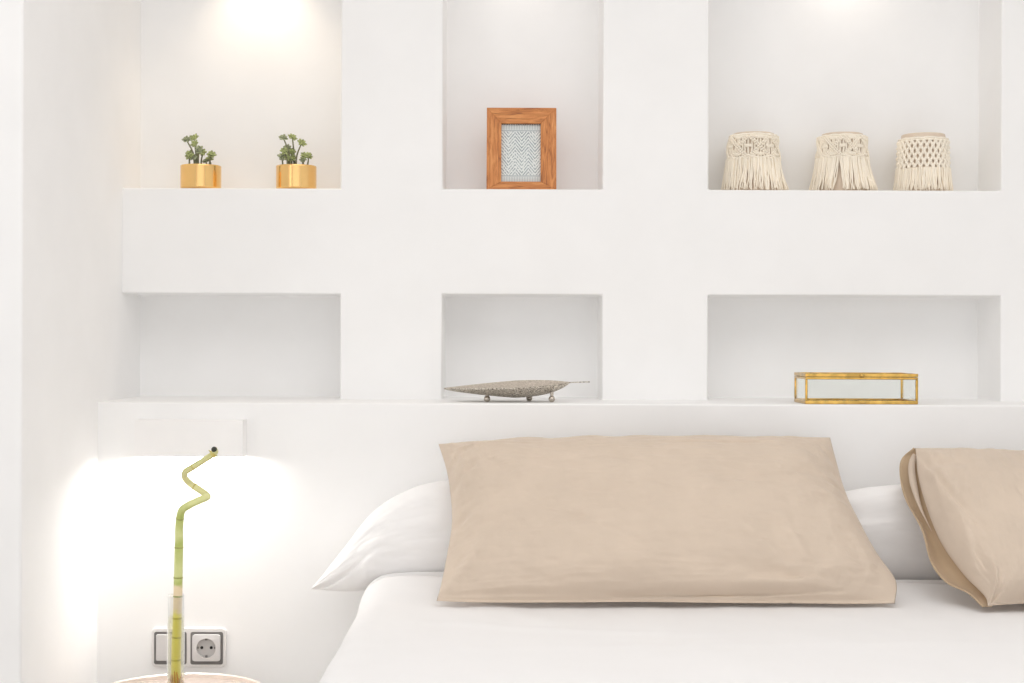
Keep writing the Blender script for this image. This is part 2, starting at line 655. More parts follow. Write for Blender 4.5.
VX, VY, VZ = P(176.0, 600, 2.75).x, 2.75, TZ - 0.009
zt = P(0, 594, 2.75).z - VZ
zw = P(0, 616, 2.75).z - VZ
RV = 0.0163
vs_ = thing('glass_vase', 'narrow clear glass tube vase holding the curly bamboo stalk', 'vase', (VX, VY, VZ))
b = MB()
b.lathe([(0, 0), (RV, 0), (RV, zt), (RV - 0.0018, zt), (RV - 0.0018, 0.008), (0, 0.008)], 40)
b.build('glass_tube', M['glass'], vs_)
b = MB()
b.lathe([(0, 0.0075), (RV - 0.0016, 0.0075), (RV - 0.0016, zw), (0, zw)], 40)
b.build('water', M['water'], vs_)

pth = [(176.3, 692, 0), (176, 660, 0), (177, 630, 0), (177.8, 600, 0), (178.3, 575, 0), (179.0, 545, 0), (179.4, 525, -0.002),
       (181.7, 511, -0.010), (189, 505.2, -0.018), (198.6, 500.6, -0.016), (206.0, 497.6, -0.004), (206.8, 495.6, 0.004), (200.2, 490.2, 0.016),
       (190.8, 484, 0.020), (184.8, 477.5, 0.010), (185.6, 471.6, -0.004), (192.4, 467.4, -0.014), (203.5, 460.4, -0.018), (211.5, 455.4, -0.020),
       (215.2, 452.0, -0.026), (214.2, 449.6, -0.034)]
pw = [P(x, y, VY + d) for x, y, d in pth]
bam = thing('lucky_bamboo', 'curly lucky bamboo stalk with a spiral top rising from the tube vase', 'plant', (VX, VY, VZ + 0.012))
off = bam.location.copy()
loc = [p - off for p in pw]
sm = spline(loc, 160)
rad = []
for i, p in enumerate(sm):
    s = i / 159
    rad.append(0.0094 - 0.0021 * min(1, s / 0.33) - 0.0018 * max(0, s - 0.3) / 0.7)
zn = [P(178, y, VY).z - off.z for y in (659, 637, 617, 597, 578, 546, 519)]
b = MB()
b.tube(sm, rad, 16)
b.build('stalk', M['bamboo'], bam)
for z in zn:
    k = min(range(90), key=lambda i: abs(sm[i].z - z))
    b = MB()
    d = (sm[k + 1] - sm[k - 1]).normalized()
    c = sm[k]
    r = rad[k]
    b.tube([c - d * 0.0016, c - d * 0.0006, c + d * 0.0006, c + d * 0.0016], [r * 0.99, r * 1.06, r * 1.06, r * 0.99], 18, cap=False)
    b.build('ring', M['node'] if z > zw else M['node_wet'], bam)
for k in (100, 128, 146):
    d = (sm[k + 1] - sm[k - 1]).normalized()
    c, r = sm[k], rad[k]
    b = MB()
    b.tube([c - d * 0.0015, c - d * 0.0005, c + d * 0.0005, c + d * 0.0015], [r * 0.99, r * 1.08, r * 1.08, r * 0.99], 18, cap=False)
    b.build('ring', M['scale'], bam)
b = MB()
e, d = sm[-1], (sm[-1] - sm[-3]).normalized()
b.ball(e, 0.0055, 1, 0.8, 1)
b.build('cut_tip', M['tip'], bam)
for k, (ang, kk) in enumerate(((0.4, 148), (2.2, 150), (3.6, 147), (5.0, 151), (1.2, 153))):
    c = sm[kk]
    d = (sm[kk + 1] - sm[kk - 1]).normalized()
    u = d.cross(Vector((0, 1, 0))).normalized()
    w2 = d.cross(u)
    o_ = u * math.cos(ang) + w2 * math.sin(ang)
    b = MB()
    b.tube([c + o_ * 0.004, c + o_ * 0.0075 - d * 0.002, c + o_ * 0.012 - d * 0.001], [0.0022, 0.0016, 0.0004], 8)
    b.build('leaf_scale', M['scale'], bam)
b = MB()
for k in range(14):
    a = 2 * PI * k / 14
    r0, r1 = 0.007, 0.0125
    h0 = 0.036 + 0.018 * random.random()
    b.tube([(r0 * math.cos(a) + loc[0].x, r0 * math.sin(a), h0), (r1 * math.cos(a + .3), r1 * math.sin(a + .3), h0 * 0.6),
            (r1 * math.cos(a + .5), r1 * math.sin(a + .5), 0.003 + 0.01 * random.random())], [0.001, 0.0013, 0.0006], 6)
b.build('roots', M['root'], bam)

# ------------------------------------------------------------------ potted succulents
def rosette(b, c, r, tilt, rnd):
    q = Matrix.Rotation(tilt[0], 3, 'X') @ Matrix.Rotation(tilt[1], 3, 'Y')
    for ring, (n, el, ln) in enumerate(((6, 0.15, 0.95), (6, 0.65, 0.85), (4, 1.1, 0.7))):
        for k in range(n):
            a = 2 * PI * (k + 0.5 * ring) / n + rnd.uniform(-.2, .2)
            d = Vector((math.cos(a) * math.cos(el), math.sin(a) * math.cos(el), math.sin(el)))
            s = d.cross(Vector((0, 0, 1))).normalized()
            up = s.cross(d)
            m3 = Matrix((d, s, up)).transposed()
            L = r * ln * rnd.uniform(.85, 1.1)
            b.ball(c + q @ (d * L * 0.5), L * 0.55, 1, 0.55, 0.36, 8, 6, rot=q @ m3)


def succulent(pot_cx, ros, label, seed):
    rnd = random.Random(seed)
    Yp = 3.233
    base = P(pot_cx, 189, YW)
    root = thing('potted_succulent', label, 'potted plant', ((pot_cx - 512) * Yp / F, Yp, SHELF), group='gold succulent pots in the niche')
    rp = 20.3 * (Yp - 0.03) / F
    hp = 24.5 * (Yp - 0.03) / F
    b = MB()
    b.lathe([(0, 0), (rp - 0.004, 0), (rp - 0.0015, 0.0012), (rp, 0.004), (rp, 0.0055), (rp, 0.007), (rp, hp - 0.003), (rp, hp - 0.001), (rp - 0.0008, hp), (rp - 0.002, hp), (rp - 0.0025, hp - 0.001),
             (rp - 0.0025, 0.01), (0, 0.01)], 64)
    b.build('pot', M['gold'], root)
    b = MB()
    b.lathe([(0, hp - 0.02), (rp - 0.004, hp - 0.02), (rp - 0.0035, hp - 0.007), (rp * 0.5, hp - 0.005), (0, hp - 0.004)], 32)
    b.build('soil', M['soil'], root)
    for k, (px, py, r, sx) in enumerate(ros):
        dy = rnd.uniform(-0.018, 0.012)
        c = P(px, py, Yp + dy) - root.location
        st = Vector((P(sx, 165, Yp).x - root.location.x, dy * 0.7, hp - 0.006))
        mid = st * 0.45 + c * 0.55 + Vector((rnd.uniform(-.002, .002) + (st.x - c.x) * 0.25, 0, -0.002))
        b = MB()
        b.tube(spline([st, mid, c], 8), [0.0021, 0.002, 0.0019, 0.0018, 0.0017, 0.0016, 0.0015, 0.0014], 8)
        b.build('stem', M['stem'], root)
        b = MB()
        rosette(b, c, 1.02 * r * Yp / F, (rnd.uniform(0.5, 1.15), rnd.uniform(-.5, .5)), rnd)
        b.build('rosette', M['leaf'] if k % 3 else M['leafb'], root)
    return root


succulent(200.3, [(186.6, 140, 5.2, 197), (194.2, 138.2, 5.6, 197), (195.2, 144, 5.0, 199), (199.5, 150, 5.4, 199), (203, 152.5, 5.0, 202),
                  (189.5, 155, 5.6, 190), (193.5, 157.5, 4.6, 194), (211.6, 155, 5.6, 210), (209.5, 159.5, 4.6, 210), (205.8, 161.5, 4.0, 206)],
          'gold pot of leggy succulents nearest the left wall, one long stem leaning left', 3)
succulent(295.7, [(283.5, 138.4, 5.4, 291), (292.4, 137.6, 5.2, 294), (301.7, 143, 5.4, 296), (287.3, 148.6, 5.2, 290), (284.3, 151.5, 4.8, 288),
                  (291.5, 152, 5.0, 291), (281.8, 157, 5.0, 283), (304.7, 156, 5.2, 304), (308.8, 156, 4.6, 306), (303, 160, 4.6, 302), (293.4, 158.5, 4.6, 293),
                  (287.6, 158, 4.2, 288)],
          'gold pot of bushy upright succulents nearer the niche corner on the right', 8)

# ------------------------------------------------------------------ picture frame
Yf = 3.212
k = Yf / F
fw, fh = 70 * k, 84.5 * k
fx = (520.9 - 512) * k
pf = thing('picture_frame', 'small wooden picture frame with a grey zigzag print leaning in its niche', 'picture frame', (fx, Yf, SHELF + 0.0008), (-math.radians(7), 0, 0))
ow, ob, ot = 19.8 * k, 8.6 * k, 68.5 * k       # half opening, opening bottom, opening top
xl_, xr_ = -20.3 * k, 19.2 * k
th = 0.016
rails = [('wood_h', [(-fw / 2, fh), (fw / 2, fh), (xr_, ot), (xl_, ot)]),
         ('wood_h', [(-fw / 2, 0), (fw / 2, 0), (xr_, ob), (xl_, ob)]),
         ('wood_v', [(-fw / 2, 0), (-fw / 2, fh), (xl_, ot), (xl_, ob)]),
         ('wood_v', [(fw / 2, 0), (fw / 2, fh), (xr_, ot), (xr_, ob)])]
for mt, outl in rails:
    b = MB()
    b.prism(outl, 0, th)
    b.build('frame_rail', M[mt], pf, smooth=False, bevel=0.0006, seg=1)
b = MB()
b.box(xl_ - 0.004, xr_ + 0.004, -0.0008, 0.0008, -(ot - ob) / 2 - 0.004, (ot - ob) / 2 + 0.004)
b.build('print', M['print'], pf, smooth=False, loc=(0, 0.010, (ot + ob) / 2))
b = MB()
b.box(xl_ - 0.003, xr_ + 0.003, 0.0112, 0.0152, ob - 0.003, ot + 0.003)
b.build('backing_board', M['wood_h'], pf, smooth=False)
b = MB()
n_bead = 17
for q in range(n_bead):
    b.ball((xl_ + (xr_ - xl_) * (q + .5) / n_bead, 0.0065, ot - 0.001), 0.0016, nu=8, nv=6)
b.build('shadow_beads', M['plastic_dark'], pf)  # dark beads stand in for the shadow line below the top rail
b = MB()
b.box(-0.018, 0.018, 0.016, 0.019, 0.02, 0.12)
b.build('easel_back', M['wood_h'], pf, smooth=False)

# ------------------------------------------------------------------ macrame covered jars
def ang_pt(r, a, z):
    return Vector((r * math.sin(a), -r * math.cos(a), z))


def jar_radius(z, H, rt, rb):
    return rb + (rt - rb) * z / H


def macrame(cx, rt, rb, H, cap, net_bottom, style, fr_out, label, seed, gaps=(), trail=0.0):
    rnd = random.Random(seed)
    Yj = 3.262
    root = thing('macrame_jar', label, 'candle jar', ((cx - 512) * Yj / F, Yj, SHELF), group='macrame jars in the right niche')
    k = Yj / F
    rt, rb, H, cap, nb = rt * k, rb * k, H * k, cap * k, net_bottom * k
    b = MB()
    hj = H
    b.lathe([(0, 0), (rb - 0.006, 0), (rb - 0.003, 0.003), (rt - 0.003, hj - 0.006), (rt - 0.004, hj - 0.001), (rt - 0.006, hj), (rt - 0.008, hj - 0.002),
             (rb - 0.008, 0.006), (0, 0.006)], 48)
    b.build('jar', M['jar'], root)
    zt = hj - cap
    rr = lambda z: jar_radius(z, H, rt, rb)
    net = MB()
    # cord round the top
    n = 60
    for zz, r_ in ((zt, 0.0024), (zt - 0.004, 0.002)):
        ring = [ang_pt(rr(zz) + 0.0012, 2 * PI * i / n, zz + 0.0006 * math.sin(i * 1.3)) for i in range(n + 1)]
        net.tube(ring, r_, 8, cap=False)
    if style == 'diamond':
        ND = 7 if seed % 2 else 8
        for d in range(ND):
            a0 = 2 * PI * d / ND + 0.1 * seed
            wd = 2 * PI / ND
            for row in (-0.5, 0.5):
                for sgn in (-1, 1):
                    m_ = 13
                    for i in range(m_):
                        s = (i + 0.5) / m_
                        z = zt - 0.002 - (zt - nb) * s - row * 0.0062
                        a = a0 + sgn * (s - 0.5) * wd
                        p = ang_pt(rr(z) + 0.0030 + 0.0012 * sgn, a, z)
                        tl = Vector((math.cos(a), math.sin(a), 0)) * (sgn * 0.45) + Vector((0, 0, 1)) * (0.9 if row > 0 else -0.9) * 0.3
                        net.tube([p - tl * 0.0045, p, p + tl * 0.0045], [0.0017, 0.0031, 0.0017], 7)
            for q in range(7):
                a = a0 + wd * (q + 0.5) / 7
                net.tube([ang_pt(rr(zt) + 0.0004, a, zt), ang_pt(rr((zt + nb) / 2) + 0.0004, a + rnd.uniform(-.05, .05), (zt + nb) / 2),
                          ang_pt(rr(nb) + 0.0006, a, nb - 0.003)], 0.0021, 6)
            # square knots in the diamonds
            for aa, s in ((a0 + wd / 2, 0.5), (a0, 0.12), (a0, 0.86)):
                z = zt - (zt - nb) * s
                for q in range(-2, 3):
                    net.ball(ang_pt(rr(z) + 0.002, aa + q * wd * 0.075, z + rnd.uniform(-.001, .001)), 0.0029, 0.8, 0.8, 1.5, 8, 6)
            # zigzag hem
        m = ND * 8
        hem = []
        for i in range(m + 1):
            a = 0.1 * seed + 2 * PI * i / m
            tri = abs(((i / 8) % 1) - 0.5) * 2
            hem.append(ang_pt(rr(nb) + 0.0032, a, nb - 0.003 + 0.006 * (1 - tri)))
        net.tube(hem, 0.0022, 7, cap=False)
    else:
        NC, NR = 26, 6
        for r_ in range(NR):
            z = zt - 0.006 - (zt - nb - 0.006) * r_ / (NR - 1)
            for c in range(NC):
                a = 2 * PI * (c + 0.5 * (r_ % 2)) / NC
                net.ball(ang_pt(rr(z) + 0.0022, a, z), 0.0043, 1.0, 0.75, 1.0, 8, 6)
                if r_ < NR - 1:
                    z2 = zt - 0.006 - (zt - nb - 0.006) * (r_ + 1) / (NR - 1)
                    for sg in (-1, 1):
                        net.tube([ang_pt(rr(z) + 0.0014, a, z), ang_pt(rr(z2) + 0.0014, a + sg * PI / NC, z2)], 0.0031, 6, cap=False)
    net.build('macrame_net', M['cream'], root)
    fr = MB()
    NF = 270
    for i in range(NF):
        a = 2 * PI * i / NF + rnd.uniform(-.02, .02)
        layer = rnd.uniform(0, 0.0045) if i % 3 else 0.0
        fa = math.atan2(math.sin(a), math.cos(a))
        skip = False
        for g0, g1 in gaps:
            if g0 < fa < g1:
                skip = True
        zz = nb - 0.002 if style != 'diamond' else nb - 0.002 + 0.003 * rnd.random()
        da = rnd.uniform(-.10, .10)
        out = fr_out * k * rnd.uniform(0.3, 1.0) * (1 + trail * max(0.0, math.sin(a)) ** 3 * rnd.random())
        if skip:
            da = 0.16 * (1 if fa > (g0 + g1) / 2 else -1)
            zz = nb
        end = rnd.uniform(0.0012, 0.007)
        pts = []
        for q in range(9):
            s = q / 8
            z = zz * (1 - s) + end * s
            wob = 0.03 * math.sin(s * rnd.uniform(4, 7) + i)
            pts.append(ang_pt(rr(z) + 0.001 + layer + out * s ** 1.6, a + da * s + wob * s, z))
        fr.tube(pts, [0.0016, 0.0018, 0.0018, 0.0018, 0.0017, 0.0016, 0.0015, 0.0013, 0.0008], 5)
    fr.build('fringe', M['cream'], root)
    return root


macrame(752.5, 22.5, 27.0, 59.5, 3.0, 34, 'diamond', 3.0,
        'cream macrame jar with crossed knots and a fringe trailing right, leftmost of three', 1, trail=3.0)
macrame(841.5, 22.0, 26.0, 59.5, 3.5, 35, 'diamond', 6.0,
        'cream macrame jar with flared fringe and a gap in it, between the two others', 2, gaps=((-0.48, -0.16),), trail=0.8)
macrame(922.5, 23.0, 24.5, 59.0, 5.5, 25, 'net', 2.5,
        'cream macrame jar with an even net of small holes, rightmost of three', 3)

# ------------------------------------------------------------------ silver leaf tray
YB = 3.09
kb = YB / F
tr = thing('leaf_tray', 'tarnished silver leaf-shaped tray on ball feet in the middle low niche', 'tray', ((517 - 512) * kb, YB, LEDGE))


def tray_pts(s, t, side):
    """s along the length 0..1, t across -1 (front) .. 1 (back)"""
    px = 444 + 146 * s
    if s < 0.86:
        wd = math.sin(min(1, s / 0.86) * PI) ** 0.85 if 0 < s < 0.86 else 0
    else:
        wd = 0
    wd = 0.058 * wd + 0.0028 + 0.0012 * (s > 0.8)
    zr_mid = EYE - ((388.0 - 7.2 * s - 0.6 * math.sin(s * PI)) - 341.5) * kb - LEDGE
    q = (0.49 - s) / 0.49 if s < 0.49 else (s - 0.49) / 0.37
    tip = 1 - min(1, q) ** (1.1 if s < 0.49 else 2.7)
    rise = 0.0060 * max(0, tip) * t              # far rim sits higher, near rim lower
    bowl = -0.0255 * max(0, tip) ** 0.8 * (1 - abs(t) ** 2.2)
    z = zr_mid + rise + bowl - 0.0005
    p = Vector(((px - 517) * kb, t * wd, z))
    if side:
        p.z -= 0.0022
    return p


def tray_surface(name, mat, side):
    b = MB()
    NS, NTt = 70, 18
    vs, fs = [], []
    for i in range(NS + 1):
        for j in range(NTt + 1):
            vs.append(tray_pts(i / NS, -1 + 2 * j / NTt, side))
    for i in range(NS):
        for j in range(NTt):
            a = i * (NTt + 1) + j
            fs.append((a, a + 1, a + NTt + 2, a + NTt + 1))
    b.add(vs, fs)
    return b, NS, NTt


b, NS, NTt = tray_surface('inside', M['silver_in'], 0)
b.build('inner_face', M['silver_in'], tr)
b, _, _ = tray_surface('outside', M['silver'], 1)
top = [tray_pts(i / NS, t, 0) for t in (-1, 1) for i in range(NS + 1)]
bot = [tray_pts(i / NS, t, 1) for t in (-1, 1) for i in range(NS + 1)]
n = NS + 1
for s in (0, 1):
    fs = [(s * n + i, s * n + i + 1, 2 * n + s * n + i + 1, 2 * n + s * n + i) for i in range(NS)]
    b.add(top + bot, fs)
b.build('body', M['silver'], tr)
for px, dy in ((487.3, -0.022), (552, -0.020), (529.5, 0.032)):
    Yq = YB + dy
    r = 0.0068
    x = (px - 512) * Yq / F - tr.location.x
    b = MB()
    b.ball((x, dy, r), r, nu=16, nv=12)
    s = ((x / kb) + 517 - 444) / 146
    zt_ = min(tray_pts(s, dy / 0.058, 1).z, 0.03)
    b.tube([(x, dy, r * 1.5), (x, dy, zt_ + 0.001)], [0.003, 0.0042], 10)
    b.build('ball_foot', M['silver_ball'], tr)

# ------------------------------------------------------------------ brass and glass box
Y0, Y1 = 3.02, 3.140
bx0, bx1 = (805.5 - 512) * Y0 / F, (918.5 - 512) * Y0 / F
hb = 0.0628
W, D = bx1 - bx0, Y1 - Y0
gb = thing('glass_box', 'long brass-edged clear glass trinket box in the right low niche', 'box', ((bx0 + bx1) / 2, Y0, LEDGE))
t = 0.0052
lid_z = hb - 0.0075
b = MB()
for z in (0, lid_z - 0.0048):
    zh = z + 0.0048 if z else 0.0078
    b.box(-W / 2, W / 2, 0, t, z, zh)
    b.box(-W / 2, W / 2, D - t, D, z, zh)
    for x in (-W / 2, W / 2 - t):
        b.box(x, x + t, t, D - t, z, zh)
for x in (-W / 2, W / 2 - t):
    for y in (0, D - t):
        b.box(x, x + t, y, y + t, 0.0078, lid_z - 0.0048)
b.build('brass_edging', M['brass'], gb, weld=False, bevel=0.0014, seg=2)
lid = MB()
lid.box(-W / 2, W / 2, 0, t, lid_z + 0.0006, hb)
lid.box(-W / 2, W / 2, D - t, D, lid_z + 0.0006, hb)
for x in (-W / 2, W / 2 - t):
    lid.box(x, x + t, t, D - t, lid_z + 0.0006, hb)
lo = lid.build('lid', M['brass'], gb, weld=False, bevel=0.0012, seg=2)
b = MB()
b.box(-W / 2 + t, W / 2 - t, t, D - t, hb - 0.004, hb - 0.002)
b.build('lid_pane', M['pane'], lo, smooth=False)
g0, g1 = 0.0078, lid_z - 0.0048
for (xa, xb, ya, yb) in ((-W / 2 + t, W / 2 - t, 0.0016, 0.0036), (-W / 2 + t, W / 2 - t, D - 0.0036, D - 0.0016),
                         (-W / 2 + 0.0016, -W / 2 + 0.0036, t, D - t), (W / 2 - 0.0036, W / 2 - 0.0016, t, D - t)):
    b = MB()
    b.box(xa, xb, ya, yb, g0, g1)
    b.build('side_pane', M['pane'], gb, smooth=False)
b = MB()
b.box(-W / 2 + t, W / 2 - t, t, D - t, 0.003, 0.005)
b.build('base_pane', M['pane'], gb, smooth=False)
b = MB()
b.ball((0, -0.0016, lid_z + 0.0035), 0.0034, 1.5, 0.8, 1)
b.build('clasp', M['brass'], gb)
b = MB()
b.ball((0.003, -0.001, 0.003), 0.003, 2.2, 0.6, 0.6)
b.build('solder_drop', M['brass'], gb)

# ------------------------------------------------------------------ bed, duvet, pillows
BX0, BX1, BY0, BY1, BZ = -0.262, 1.50, 0.97, 2.985, 0.590
bed = thing('bed', 'wide white bed standing against the low ledge wall', 'bed', ((BX0 + BX1) / 2, (BY0 + BY1) / 2, 0))
cx, cy = bed.location.x, bed.location.y
b = MB()
b.box(BX0 - cx, BX1 - cx, BY0 - cy, BY1 - cy, 0.345, BZ)
b.build('mattress', M['white_cloth'], bed, bevel=0.045, seg=5)
b = MB()
b.box(BX0 + 0.02 - cx, BX1 - 0.02 - cx, BY0 + 0.02 - cy, BY1 - cy, 0.12, 0.343)
b.build('bed_base', M['bed_base'], bed, bevel=0.012, seg=3)
for sx in (BX0 + 0.08, BX1 - 0.08):
    for sy in (BY0 + 0.08, BY1 - 0.08):
        b = MB()
        b.lathe([(0, 0), (0.022, 0), (0.028, 0.12), (0, 0.12)], 20, c=(sx - cx, sy - cy, 0))
        b.build('leg', M['plastic_dark'], bed)


def fbm(x, y, z=0.0, o=4):
    return noise.fractal((x, y, z), 1.0, 2.0, o, noise_basis='PERLIN_ORIGINAL')


def duvet():
    DX0, DX1 = -0.290, 1.53
    rc = 0.055
    zt = 0.624
    # across: left hem up the side, over the rounded edge, across, down the right side
    sec = []                                             # (x, drop, outward)
    for i in range(16):
        sec.append((DX0, 0.36 * (1 - i / 16) + rc))
    for i in range(13):
        a = i / 12 * PI / 2
        sec.append((DX0 + rc * (1 - math.cos(a)), rc * (1 - math.sin(a))))
    for i in range(1, 130):
        sec.append((DX0 + rc + (DX1 - DX0 - 2 * rc) * i / 130, 0.0))
    for i in range(13):
        a = i / 12 * PI / 2
        sec.append((DX1 - rc + rc * math.sin(a), rc * (1 - math.cos(a))))
    for i in range(1, 13):
        sec.append((DX1, rc + 0.36 * i / 12))
    # along: folded hem at the head, then down the bed, then over the foot
    lon = [(2.80, 0.020), (2.84, 0.0205), (2.872, 0.0195), (2.882, 0.014), (2.8865, 0.004), (2.885, -0.006), (2.879, -0.013), (2.868, -0.0165), (2.857, -0.0150),
           (2.853, -0.0085), (2.848, -0.0085), (2.844, -0.0135), (2.83, -0.015), (2.81, -0.013)]
    y = 2.80
    while y > 0.99:
        lon.append((y, -0.012 * math.exp(-(2.80 - y) / 0.05)))
        y -= 0.0155
    for i in range(1, 9):
        a = i / 8 * PI / 2
        lon.append((0.99 - 0.05 * math.sin(a), 0.05 * (1 - math.cos(a))))
    for i in range(1, 12):
        lon.append((0.94, 0.05 + 0.34 * i / 11))
    b = MB()
    vs, fs = [], []
    n = len(sec)
    for iy, (y, dy) in enumerate(lon):
        for x, ds in sec:
            side = ds > rc * 0.99
            wr = -0.001 + 0.0035 * fbm(x * 3.1, y * 3.4, 0.3) + 0.0022 * fbm(x * 11, y * 6, 2.1)
            wr += 0.0028 * math.exp(-((y - 2.47 + 0.12 * x + 0.02 * math.sin(x * 9)) / 0.018) ** 2) * (0.5 + 0.5 * math.sin(x * 5 + 1))
            wr += 0.0022 * math.exp(-((y - 2.30 - 0.06 * x) / 0.02) ** 2) * (0.5 + 0.5 * math.sin(x * 4))
            z = zt - ds - dy
            if dy > -0.02 and iy < 8:
                wr *= 0.5
            xx = x
            if side:
                fl = max(0, (ds - rc)) / 0.36
                out = 0.010 * fl + 0.012 * fl * math.sin(y * 16 + 1.5 * math.sin(y * 5))
                xx += -out if x < 0 else out
            z += min(wr, 0.0035) * (0.3 if side else 1)
            z = max(z, 0.20)
            if y > 2.70 and not side:
                z += 0.014 * min(1, (y - 2.70) / 0.12) * math.exp(-((x + 0.13) / 0.14) ** 2)
            # slight slump of the corner at the head
            vs.append((xx, y, z))
    for i in range(len(lon) - 1):
        for j in range(n - 1):
            a = i * n + j
            fs.append((a, a + 1, a + n + 1, a + n))
    base = Vector(((DX0 + DX1) / 2, 1.9, 0.6))
    b.add([Vector(v) - base for v in vs], fs)
    o = b.build('duvet', M['duvet'], smooth=True, sharp=180, loc=base)
    up = sum(p.normal.z * p.area for p in o.data.polygons)
    if up < 0:
        o.data.flip_normals()
    s = o.modifiers.new('thickness', 'SOLIDIFY')
    s.thickness = 0.006
    s.offset = -1
    return tag(o, 'smooth white duvet spread over the bed', 'duvet')


duvet()


def seg_d(u, v, a):
    (u0, v0), (u1, v1) = a
    du, dv = u1 - u0, v1 - v0
    L2 = du * du + dv * dv
    t = max(0, min(1, ((u - u0) * du + (v - v0) * dv) / L2))
    d = math.hypot((u - u0 - t * du), (v - v0 - t * dv))
    return d, t


def crease(u, v, a, wd, amp):
    d, t = seg_d(u, v, a)
    return 1.5 * amp * math.exp(-(d / wd) ** 2) * math.sin(PI * min(1, 0.15 + 0.85 * t)) ** 0.7 if d < 4 * wd else 0.0


def pillow_mesh(bot, top, lef, rig, nrm, tf, tb, wr, NU=120, NV=80, p=2.6, q=0.62, open_left=0.0, flange=0.0):
    B, T, L, R = spline(bot, NU + 1), spline(top, NU + 1), spline(lef, NV + 1), spline(rig, NV + 1)
    nrm = Vector(nrm).normalized()
    c00, c10, c01, c11 = B[0], B[-1], T[0], T[-1]

    def C(i, j):
        u, v = i / NU, j / NV
        return (B[i] * (1 - v) + T[i] * v + L[j] * (1 - u) + R[j] * u
                - (c00 * (1 - u) * (1 - v) + c10 * u * (1 - v) + c01 * (1 - u) * v + c11 * u * v))

    def S(t):
        return max(0.0, 1 - abs(2 * t - 1) ** p) ** q

    def Sv(t):
        return S(max(0.0, (t - flange) / (1 - flange)))

    def Su(t):
        if t < 0.5 and open_left:
            return open_left + (1 - open_left) * S(t)
        return S(t)
    b = MB()
    vs, fs = [], []
    for side in (1, -1):
        for i in range(NU + 1):
            for j in range(NV + 1):
                u, v = i / NU, j / NV
                pr = Su(u) * Sv(v)
                w_ = wr(u, v, side) * min(1, pr * 3 + 0.08)
                if i in (0, NU) or j in (0, NV):
                    edge = 0.0
                    if open_left and i == 0:
                        edge = (tf if side > 0 else -tb) * pr
                    d = edge
                else:
                    d = (tf * pr + w_) if side > 0 else -(tb * pr + w_ * 0.5)
                vs.append(C(i, j) + nrm * d)
    m = (NU + 1) * (NV + 1)
    for s in (0, 1):
        for i in range(NU):
            for j in range(NV):
                a = s * m + i * (NV + 1) + j
                fs.append((a, a + 1, a + NV + 2, a + NV + 1))
    b.add(vs, fs)
    return b


def shift(b, base):
    b.v = [p - base for p in b.v]
    return b


# white pillows behind
def white_wr(seed):
    def f(u, v, s):
        w_ = 0.005 * fbm(u * 4 + seed, v * 3, seed) + 0.0012 * fbm(u * 10, v * 8 + seed, 1.0)
        w_ += crease(u, v, ((0.02, 0.05), (0.35, 0.45)), 0.03, -0.006)
        w_ += crease(u, v, ((0.25, 0.0), (0.32, 0.55)), 0.05, 0.008)
        return w_
    return f


def wp(x, y, z):
    return Vector((x, y, z))


bot = [wp(-0.392, 2.905, 0.612), wp(-0.32, 2.915, 0.606), wp(-0.22, 2.918, 0.614), wp(0.0, 2.915, 0.622), wp(0.25, 2.915, 0.622), wp(0.42, 2.915, 0.622)]
top = [P(318, 583, 2.92), P(345, 548, 2.925), P(372, 513, 2.93), P(402, 493, 2.935), P(440, 481, 2.94), P(520, 474, 2.94), P(620, 480, 2.94), P(705, 500, 2.93), P(716, 530, 2.92)]
lef = [bot[0], P(311, 589, 2.905), top[0]]
rig = [bot[-1], (bot[-1] + top[-1]) / 2, top[-1]]
b = pillow_mesh(bot, top, lef, rig, (0, -0.85, 0.30), 0.050, 0.036, white_wr(0.5), p=2.2, q=0.6)
base = Vector((0.0, 2.9, 0.62))
tag(shift(b, base).build('pillow', M['white_cloth'], sharp=180, loc=base), 'white pillow behind the large beige pillow, its pointed corner hanging over the bed edge', 'pillow',
    'white pillows against the wall')
bot = [wp(0.49, 2.917, 0.622), wp(0.7, 2.917, 0.622), wp(0.95, 2.917, 0.622), wp(1.27, 2.917, 0.622)]
top = [P(768, 545, 2.92), P(790, 515, 2.93), P(840, 494, 2.94), P(905, 485, 2.94), P(980, 480, 2.94), P(1080, 480, 2.94), P(1150, 520, 2.93)]
lef = [bot[0], (bot[0] + top[0]) / 2, top[0]]
rig = [bot[-1], (bot[-1] + top[-1]) / 2, top[-1]]
b = pillow_mesh(bot, top, lef, rig, (0, -0.70, 0.55), 0.062, 0.036, white_wr(3.1), p=2.2, q=0.6)
base = Vector((0.88, 2.9, 0.62))
tag(shift(b, base).build('pillow', M['white_cloth'], sharp=180, loc=base), 'white pillow showing in the gap between the two beige pillows', 'pillow',
    'white pillows against the wall')


